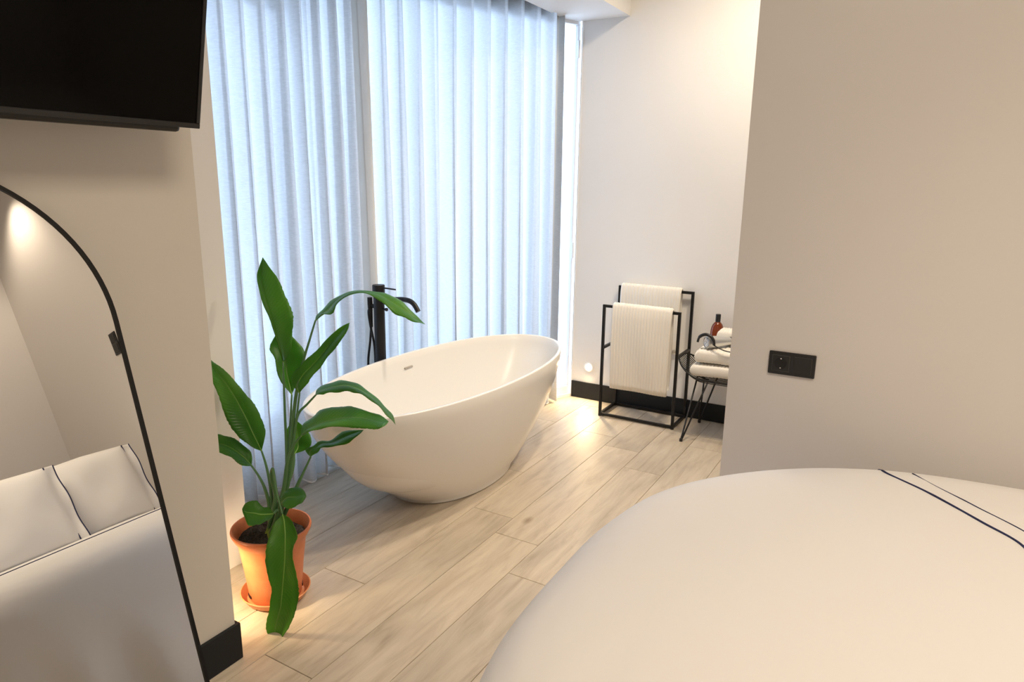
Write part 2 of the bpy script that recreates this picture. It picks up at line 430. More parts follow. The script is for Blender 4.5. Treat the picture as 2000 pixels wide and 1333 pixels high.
# ------------------------------------------------------------------ bathtub
m_tub = mat('white_solid_surface', (.86, .84, .80), .22, spec=.5)
TC = (-1.972, 2.75)
def oval(t, a, b, n):
    c, s = math.cos(t), math.sin(t)
    return (a * math.copysign(abs(c) ** (2 / n), c), b * math.copysign(abs(s) ** (2 / n), s))
def tub():
    t = empty('bathtub', (TC[0], TC[1], 0)); tag(t, 'white freestanding oval bathtub in front of the sheer curtains', 'bathtub')
    n = 96; H = .58; bm = bmesh.new(); rings = []
    def ring(a, b, z, e=2.15, lift=0):
        rr = []
        for j in range(n):
            x, y = oval(2 * PI * j / n, a, b, e); rr.append(bm.verts.new((x, y, z)))
        rings.append(rr)
    # outer skin, floor to rim
    prof = [(0, .0), (.03, .01), (.10, .14), (.22, .33), (.36, .52), (.50, .69), (.64, .82), (.78, .92), (.90, .975), (1, 1.0)]
    a0, b0, a1, b1 = .255, .40, .40, .915
    ring(a0 - .02, b0 - .02, .0)
    for zf, k in prof: ring(a0 + (a1 - a0) * k, b0 + (b1 - b0) * k, .006 + zf * (H - .010))
    ring(a1 - .001, b1 - .001, H - .0015); ring(a1 - .004, b1 - .004, H)
    ring(a1 - .016, b1 - .016, H); ring(a1 - .020, b1 - .020, H - .003)
    # inner basin
    for zf, k in [(.93, .985), (.82, .93), (.66, .84), (.5, .73), (.36, .60), (.26, .47), (.21, .34)]:
        ring(a0 - .03 + (a1 - .02 - a0 + .03) * k, b0 - .03 + (b1 - .02 - b0 + .03) * k, zf * H)
    ring(.16, .28, .19 * H); ring(.05, .1, .185 * H)
    for A, B in zip(rings, rings[1:]):
        for j in range(n): bm.faces.new((A[j], A[(j + 1) % n], B[(j + 1) % n], B[j]))
    bm.faces.new(list(reversed(rings[0]))); bm.faces.new(rings[-1])
    sh = clean(mesh_obj('shell', bm, m_tub, t), 60)
    # overflow slot on the far inner wall, waste in the basin
    zf = .865 * H; k = .955
    xw = -(a0 - .03 + (a1 - .02 - a0 + .03) * k)
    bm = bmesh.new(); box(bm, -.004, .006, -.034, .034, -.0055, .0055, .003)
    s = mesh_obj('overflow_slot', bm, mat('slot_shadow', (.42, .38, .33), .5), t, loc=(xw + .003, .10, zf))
    bm = bmesh.new(); lathe(bm, [(0, .004), (.028, .004), (.032, 0)], 24); mesh_obj('waste', bm, m_chrome, t, True, (0, 0, .186 * H + .001))
    return t
tub()

# ------------------------------------------------------------------ floor-standing tap
def tap():
    x, y = -2.42, 2.715
    t = empty('bath_tap', (x, y, 0)); tag(t, 'matt black floor standing bath tap with hand shower behind the bathtub', 'tap')
    bm = bmesh.new(); lathe(bm, [(.0, .0), (.055, 0), (.055, .008), (.05, .012), (0, .012)], 32); clean(mesh_obj('base_plate', bm, m_black, t))
    bm = bmesh.new(); lathe(bm, [(0, .012), (.029, .012), (.029, .925), (0, .925)], 28); clean(mesh_obj('column', bm, m_black, t))
    bm = bmesh.new(); lathe(bm, [(0, .928), (.032, .928), (.033, .932), (.033, .968), (.031, .972), (0, .972)], 28); clean(mesh_obj('mixer_cap', bm, m_black, t))
    bm = bmesh.new(); tube(bm, [(.03, 0, .958), (.115, 0, .956)], [.0042, .0042], 10); clean(mesh_obj('lever', bm, m_black, t))
    bm = bmesh.new()
    pts = catmull([(.025, 0, .885), (.12, 0, .905), (.19, 0, .908), (.232, 0, .893), (.262, 0, .855)], 6)
    tube(bm, pts, [.013] * len(pts), 16); clean(mesh_obj('spout', bm, m_black, t))
    bm = bmesh.new(); tube(bm, [(.025, 0, .845), (.046, 0, .844)], .006, 10); tube(bm, [(.046, 0, .844), (.054, 0, .844)], .009, 10); clean(mesh_obj('diverter_knob', bm, m_black, t))
    bm = bmesh.new(); tube(bm, [(-.02, 0, .858), (-.055, -.006, .858)], .008, 10); tube(bm, [(-.058, -.006, .873), (-.058, -.006, .845)], .013, 12); clean(mesh_obj('bracket', bm, m_black, t))
    bm = bmesh.new(); tube(bm, [(-.058, -.006, .90), (-.058, -.006, .865), (-.056, -.006, .80), (-.055, -.006, .74)], [.0135, .0135, .011, .009], 14); clean(mesh_obj('hand_shower', bm, m_black, t))
    bm = bmesh.new()
    pts = catmull([(-.055, -.006, .745), (-.058, -.015, .66), (-.072, -.02, .55), (-.07, -.02, .42), (-.045, -.018, .30), (-.02, -.012, .24), (-.012, -.01, .20), (-.035, -.012, .30), (-.024, -.018, .50), (-.032, -.012, .64), (-.05, -.02, .76), (-.064, -.012, .83), (-.045, 0, .85), (-.026, 0, .84)], 7)
    tube(bm, pts, .0062, 8); o = mesh_obj('hose', bm, m_black, t, True)
tap()

# ------------------------------------------------------------------ towel rack and towels
def towel_rack():
    x0, x1, yf, yb = -1.685, -1.192, 4.025, 4.283
    t = empty('towel_rack', ((x0 + x1) / 2, (yf + yb) / 2, 0)); tag(t, 'black metal two-tier towel rack standing by the white wall', 'towel rack')
    O = t.location
    w = .0085
    def bar(name, a, b):
        bm = bmesh.new(); box(bm, min(a[0], b[0]) - w - O.x, max(a[0], b[0]) + w - O.x, min(a[1], b[1]) - w - O.y, max(a[1], b[1]) + w - O.y, min(a[2], b[2]) - w, max(a[2], b[2]) + w, .0012, 1)
        mesh_obj(name, bm, m_black, t)
    zf, zb = .742, .835; z0 = .014
    bar('base_bar', (x0, yf, z0), (x1, yf, z0)); bar('base_bar', (x0, yb, z0), (x1, yb, z0))
    bar('base_bar', (x0, yf + 2 * w, z0), (x0, yb - 2 * w, z0)); bar('base_bar', (x1, yf + 2 * w, z0), (x1, yb - 2 * w, z0))
    for x in (x0, x1):
        bar('post', (x, yf, z0 + 2 * w), (x, yf, zf - 2 * w)); bar('post', (x, yb, z0 + 2 * w), (x, yb, zb - 2 * w))
        bar('side_bar', (x, yf + 2 * w, .465), (x, yb - 2 * w, .465))
    bar('hanging_rail', (x0, yf, zf), (x1, yf, zf)); bar('hanging_rail', (x0, yb, zb), (x1, yb, zb))
    for x in (x0, x1):
        for y in (yf, yb):
            bm = bmesh.new(); lathe(bm, [(0, 0), (.011, 0), (.011, .006), (0, .006)], 12, (x - O.x, y - O.y, -.0005))
            mesh_obj('foot_pad', bm, m_plastic, t, True)
towel_rack()

def terry(nt, b):
    tc = N(nt, 'ShaderNodeTexCoord')
    n = N(nt, 'ShaderNodeTexNoise', Scale=420.0, Detail=2.0); nt.links.new(tc.outputs['Object'], n.inputs['Vector'])
    bump(nt, b, n.outputs[0], .5, .002)
    b.inputs['Sheen Weight'].default_value = .3
m_towel = mat('ribbed_white_terry', (.86, .82, .74), .95, build=terry, spec=.1)

def hung_towel(name, label, x0, x1, yc, zr, drop_f, drop_b, thick=.014, rail=.0085):
    """ribbed towel folded over a rail: cross-section in Y-Z swept along X with ribs"""
    r = rail + .002
    path = []      # centre line of cloth (y, z) from front hem over the rail to back hem
    nf = 16
    for i in range(nf): path.append((-r - .006 - .012 * math.sin(i / nf * 2.6), -drop_f + (drop_f) * i / nf))
    for i in range(9):
        a = PI - PI * i / 8; path.append((math.cos(a) * (r + .006), math.sin(a) * (r + .008)))
    for i in range(1, nf + 1): path.append((r + .006 + .01 * math.sin(i / nf * 2.2), -drop_b * i / nf))
    t = empty(name, ((x0 + x1) / 2, yc, zr)); tag(t, label, 'towel', 'ribbed white towels on the rack')
    ncol = 160; bm = bmesh.new(); top = []; bot = []
    W_ = x1 - x0
    for c in range(ncol + 1):
        u = c / ncol; x = -W_ / 2 + W_ * u
        e = max(0, 1 - min(u, 1 - u) / .03)
        rib = .0030 * (abs(math.sin(PI * c / 8)) ** .6 - .6)
        ta, tb = [], []
        for i, (y, z) in enumerate(path):
            p = path[max(i - 1, 0)]; q = path[min(i + 1, len(path) - 1)]
            d = Vector((q[0] - p[0], q[1] - p[1])).normalized(); nn = Vector((-d.y, d.x))
            h = thick / 2 * math.sqrt(max(0, 1 - e * e)) + rib * (1 - e)
            wv = .004 * math.sin(u * 9 + z * 5)
            xs = x * (1 + .02 * math.sin(z * 3))
            ta.append(bm.verts.new((xs, y + nn.x * h + wv * min(1, -z * 4 if z < 0 else 0), z + nn.y * h)))
            tb.append(bm.verts.new((xs, y - nn.x * thick / 2 * .8 * (1 - .9 * e) + wv * min(1, -z * 4 if z < 0 else 0), z - nn.y * thick / 2 * .8 * (1 - .9 * e))))
        top.append(ta); bot.append(tb)
    m = len(path)
    for c in range(ncol):
        for i in range(m - 1):
            bm.faces.new((top[c][i], top[c][i + 1], top[c + 1][i + 1], top[c + 1][i]))
            bm.faces.new((bot[c][i], bot[c + 1][i], bot[c + 1][i + 1], bot[c][i + 1]))
        for i in (0, m - 1): bm.faces.new((top[c][i], top[c + 1][i], bot[c + 1][i], bot[c][i]))
    for c in (0, ncol):
        for i in range(m - 1): bm.faces.new((top[c][i], bot[c][i], bot[c][i + 1], top[c][i + 1]))
    mesh_obj('towel_cloth', bm, m_towel, t, True)
    return t
hung_towel('bath_towel', 'ribbed white towel on the lower front rail of the rack', -1.622, -1.232, 4.025, .742, .53, .50, .022)
hung_towel('bath_towel', 'ribbed white towel on the taller back rail, behind the front towel', -1.672, -1.262, 4.283, .835, .40, .42, .018)
# ------------------------------------------------------------------ wire stool with towels
def wire_stool():
    cx, cy, zs = -.885, 4.05, .40
    t = empty('wire_stool', (cx, cy, 0)); tag(t, 'black wire stool on hairpin legs with folded towels, beside the towel rack', 'stool')
    hx, hy = .285, .205
    bm = bmesh.new()
    def rimp(k, s=1.0):
        a = 2 * PI * k; c, q = math.cos(a), math.sin(a)
        x = hx * s * math.copysign(abs(c) ** .7, c); y = hy * s * math.copysign(abs(q) ** .8, q)
        return x, y
    def rz(x): return zs + .085 * max(0, (abs(x) - .12) / .165) ** 1.6
    pts = [Vector((*rimp(i / 64), 0)) for i in range(65)]
    for p in pts: p.z = rz(p.x)
    tube(bm, pts, .005, 8, False); mesh_obj('seat_rim', bm, m_black, t, True)
    for i in range(17):
        y = -hy * .93 + hy * 1.86 * i / 16
        xm = hx * (max(0, 1 - abs(y / hy) ** 2.5)) ** (1 / 2.86)
        bm = bmesh.new()
        pp = [(-xm + 2 * xm * j / 24, y) for j in range(25)]
        tube(bm, [(x, y2, max(rz(x) - .018 * (1 - (abs(x) / xm) ** 6), 0)) for x, y2 in pp], .0026, 6, False)
        mesh_obj('seat_wire', bm, m_black, t, True)
    for sx in (-1, 1):
        for sy in (-1, 1):
            bm = bmesh.new()
            foot = Vector((sx * .197, sy * .197, .012)); za = zs - .012
            a = Vector((sx * .155, sy * .085, za)); b_ = Vector((sx * .075, sy * .14, za))
            tube(bm, [a, foot + Vector((0, -sy * .006, .006)), foot], .0052, 8)
            tube(bm, [b_, foot + Vector((-sx * .006, 0, .006)), foot], .0052, 8)
            tube(bm, [a, b_], .0052, 8)
            leg = mesh_obj('leg', bm, m_black, t, True)
            bm = bmesh.new(); lathe(bm, [(0, 0), (.010, 0), (.010, .014), (.006, .02), (0, .02)], 14, (foot.x, foot.y, 0)); mesh_obj('foot_cap', bm, m_plastic, leg, True)
wire_stool()

def folded_towel(name, label, x0, x1, y0, y1, z0, z1, seed, rz=0):
    """a towel folded in layers: rounded slab with ribs and a fold line"""
    t = empty(name, ((x0 + x1) / 2, (y0 + y1) / 2, z0), rz); tag(t, label, 'towel', 'folded white towels on the stool')
    W_, D, H = (x1 - x0), (y1 - y0), (z1 - z0); rnd = random.Random(seed)
    layers = 1
    for L_ in range(layers):
        bm = bmesh.new(); nx, nr = 90, 36; h = H / layers; rings = []
        for i in range(nx + 1):
            u = i / nx; x = -W_ / 2 + W_ * u
            e = max(0, 1 - min(u, 1 - u) / .07); k = math.sqrt(max(0.0, 1 - e * e)) * .97 + .03
            rib = .0022 * (1 if (i % 5) < 3 else -.5); rr = []
            for j in range(nr):
                a = 2 * PI * j / nr; c, s = math.cos(a), math.sin(a)
                y = (D / 2) * math.copysign(abs(c) ** .28, c) * (.985 + .015 * k)
                z = h / 2 + (h / 2 * k + rib * abs(s)) * math.copysign(abs(s) ** .5, s) * .985 + .004 * math.sin(x * 14 + seed)
                rr.append(bm.verts.new((x + .006 * L_, y, z + L_ * h)))
            rings.append(rr)
        for A, B in zip(rings, rings[1:]):
            for j in range(nr): bm.faces.new((A[j], A[(j + 1) % nr], B[(j + 1) % nr], B[j]))
        bm.faces.new(list(reversed(rings[0]))); bm.faces.new(rings[-1])
        mesh_obj('folded_layer', bm, m_towel, t, True)
    return t
folded_towel('folded_towel', 'folded white towel lying lowest on the wire stool', -1.075, -.70, 3.90, 4.20, .400, .478, 1)
folded_towel('folded_towel', 'folded white towel in the middle of the stack on the wire stool', -1.055, -.70, 3.905, 4.20, .480, .564, 2)
folded_towel('folded_towel', 'small folded white towel on top of the stack, behind the hair dryer', -.975, -.70, 4.065, 4.195, .566, .655, 3)

# hair dryer lying on the stack
def dryer():
    o = Vector((-.998, 3.935, .606)); t = empty('hair_dryer', o); tag(t, 'silver and black hair dryer lying on the folded towels', 'hair dryer')
    ax = Vector((.66, .75, -.01)).normalized()
    R_ = Vector((0, 0, 1)).rotation_difference(ax).to_matrix()
    def put(name, prof, m, n=36):
        bm = bmesh.new(); lathe(bm, prof, n)
        for v in bm.verts: v.co = R_ @ v.co
        return clean(mesh_obj(name, bm, m, t), 35)
    put('barrel', [(0, .004), (.030, .004), (.033, .0), (.036, .003), (.037, .02), (.036, .06), (.030, .11), (.025, .145), (.024, .165), (0, .165)], m_silver)
    g = put('intake_grille', [(0, -.003), (.006, -.004), (.007, 0), (.013, 0), (.014, -.003), (.018, -.003), (.019, 0), (.024, 0), (.025, -.003), (.029, -.002), (.030, .004)], m_chrome)
    put('nozzle', [(.0, .160), (.0245, .160), (.025, .165), (.023, .185), (0, .185)], m_plastic)
    # folding handle and cable loop rest over the barrel
    bm = bmesh.new()
    pts = catmull([(-.046, -.014, .0), (-.037, -.012, .031), (-.006, -.012, .049), (.028, -.016, .042), (.048, -.022, .018), (.054, -.028, -.006)], 5)
    tube(bm, pts, [.007] * 5 + [.0095] * (len(pts) - 10) + [.008] * 5, 12); mesh_obj('handle', bm, m_plastic, t, True)
    bm = bmesh.new(); pts = catmull([(.054, -.028, -.006), (.12, -.042, -.026), (.2, -.032, -.032), (.28, -.01, -.030)], 5); tube(bm, pts, .0035, 8); mesh_obj('cable', bm, m_plastic, t, True)
dryer()

def glass_col(nt, b):
    b.inputs['Transmission Weight'].default_value = .55; b.inputs['IOR'].default_value = 1.45
m_amber = mat('amber_glass', (.30, .055, .012), .08, build=glass_col)
def bottle(loc, s, hgt, label):
    t = empty('amber_bottle', loc); tag(t, label, 'bottle')
    bm = bmesh.new(); h = hgt
    lathe(bm, [(0, 0), (.034 * s, 0), (.040 * s, .006 * s), (.041 * s, .02 * s), (.041 * s, h * .62), (.040 * s, h * .68), (.036 * s, h * .74), (.029 * s, h * .795), (.019 * s, h * .835), (.0135 * s, h * .85), (.0135 * s, h * .88), (0, h * .88)], 36)
    clean(mesh_obj('glass_body', bm, m_amber, t), 50)
    bm = bmesh.new(); lathe(bm, [(0, h * .85), (.015 * s, h * .85), (.0155 * s, h * .86), (.0155 * s, h * .985), (.0145 * s, h), (0, h)], 24); clean(mesh_obj('cap', bm, m_plastic, t))
    return t
# small shelf-less stand: both bottles sit on the rear wires of the stool behind the towels
bottle((-1.010, 4.228, .412), 1.0, .315, 'brown glass bottle with black cap standing behind the folded towels')
bottle((-.935, 4.222, .412), .62, .222, 'small dark bottle half hidden behind the folded towels, right of the taller bottle')

# ------------------------------------------------------------------ potted plant
PC = Vector((-1.885, 1.502, 0))
def potcol(nt, b):
    g = N(nt, 'ShaderNodeNewGeometry'); n = N(nt, 'ShaderNodeTexNoise', Scale=30.0, Detail=3.0); nt.links.new(g.outputs['Position'], n.inputs['Vector'])
    r = ramp(nt, n.outputs[0], [(.3, (.56, .165, .065)), (.7, (.63, .20, .08))]); nt.links.new(r.outputs[0], b.inputs['Base Color'])
m_pot = mat('terracotta_plastic', (.7, .2, .06), .42, build=potcol)
m_saucer = mat('saucer_plastic', (.62, .24, .10), .45)
def soiln(nt, b):
    g = N(nt, 'ShaderNodeNewGeometry'); n = N(nt, 'ShaderNodeTexNoise', Scale=120.0, Detail=6.0, Roughness=.7); nt.links.new(g.outputs['Position'], n.inputs['Vector'])
    r = ramp(nt, n.outputs[0], [(.35, (.012, .009, .007)), (.6, (.05, .04, .032)), (.78, (.16, .14, .12))]); nt.links.new(r.outputs[0], b.inputs['Base Color'])
m_soil = mat('potting_soil', (.03, .02, .02), .95, build=soiln)
def leafn(nt, b):
    uv = N(nt, 'ShaderNodeUVMap'); sp = N(nt, 'ShaderNodeSeparateXYZ'); nt.links.new(uv.outputs[0], sp.inputs[0])
    a = N(nt, 'ShaderNodeMath', operation='ABSOLUTE'); nt.links.new(sp.outputs[0], a.inputs[0])
    # slanted side veins
    k = N(nt, 'ShaderNodeMath', operation='MULTIPLY_ADD'); nt.links.new(a.outputs[0], k.inputs[0]); k.inputs[1].default_value = -.16; nt.links.new(sp.outputs[1], k.inputs[2])
    w = N(nt, 'ShaderNodeMath', operation='MULTIPLY'); nt.links.new(k.outputs[0], w.inputs[0]); w.inputs[1].default_value = 230.0
    s = N(nt, 'ShaderNodeMath', operation='SINE'); nt.links.new(w.outputs[0], s.inputs[0])
    bump(nt, b, s.outputs[0], .22, .0015)
    n = N(nt, 'ShaderNodeTexNoise', Scale=5.0, Detail=2.0)
    g = N(nt, 'ShaderNodeNewGeometry'); nt.links.new(g.outputs['Position'], n.inputs['Vector'])
    r = ramp(nt, n.outputs[0], [(.3, (.030, .120, .012)), (.5, (.065, .225, .022)), (.7, (.13, .34, .04))])
    vr = ramp(nt, s.outputs[0], [(0, (.86, .88, .86)), (1, (1.1, 1.08, 1.1))])
    m1 = N(nt, 'ShaderNodeMix', data_type='RGBA', blend_type='MULTIPLY'); m1.inputs[0].default_value = .7
    nt.links.new(r.outputs[0], m1.inputs[6]); nt.links.new(vr.outputs[0], m1.inputs[7])
    nt.links.new(m1.outputs[2], b.inputs['Base Color'])
    # light passing through the blade
    out = nt.nodes['Material Output']; tl = N(nt, 'ShaderNodeBsdfTranslucent'); tl.inputs[0].default_value = (.24, .62, .04, 1)
    mx = N(nt, 'ShaderNodeMixShader'); mx.inputs[0].default_value = .36
    nt.links.new(b.outputs[0], mx.inputs[1]); nt.links.new(tl.outputs[0], mx.inputs[2]); nt.links.new(mx.outputs[0], out.inputs[0])
m_leaf = mat('leaf_green', (.05, .2, .02), .36, build=leafn)
m_rib = mat('midrib_green', (.22, .42, .07), .45)
m_stem = mat('stem_green', (.085, .21, .075), .45)
m_sheath = mat('sheath_yellow_green', (.30, .42, .06), .5)

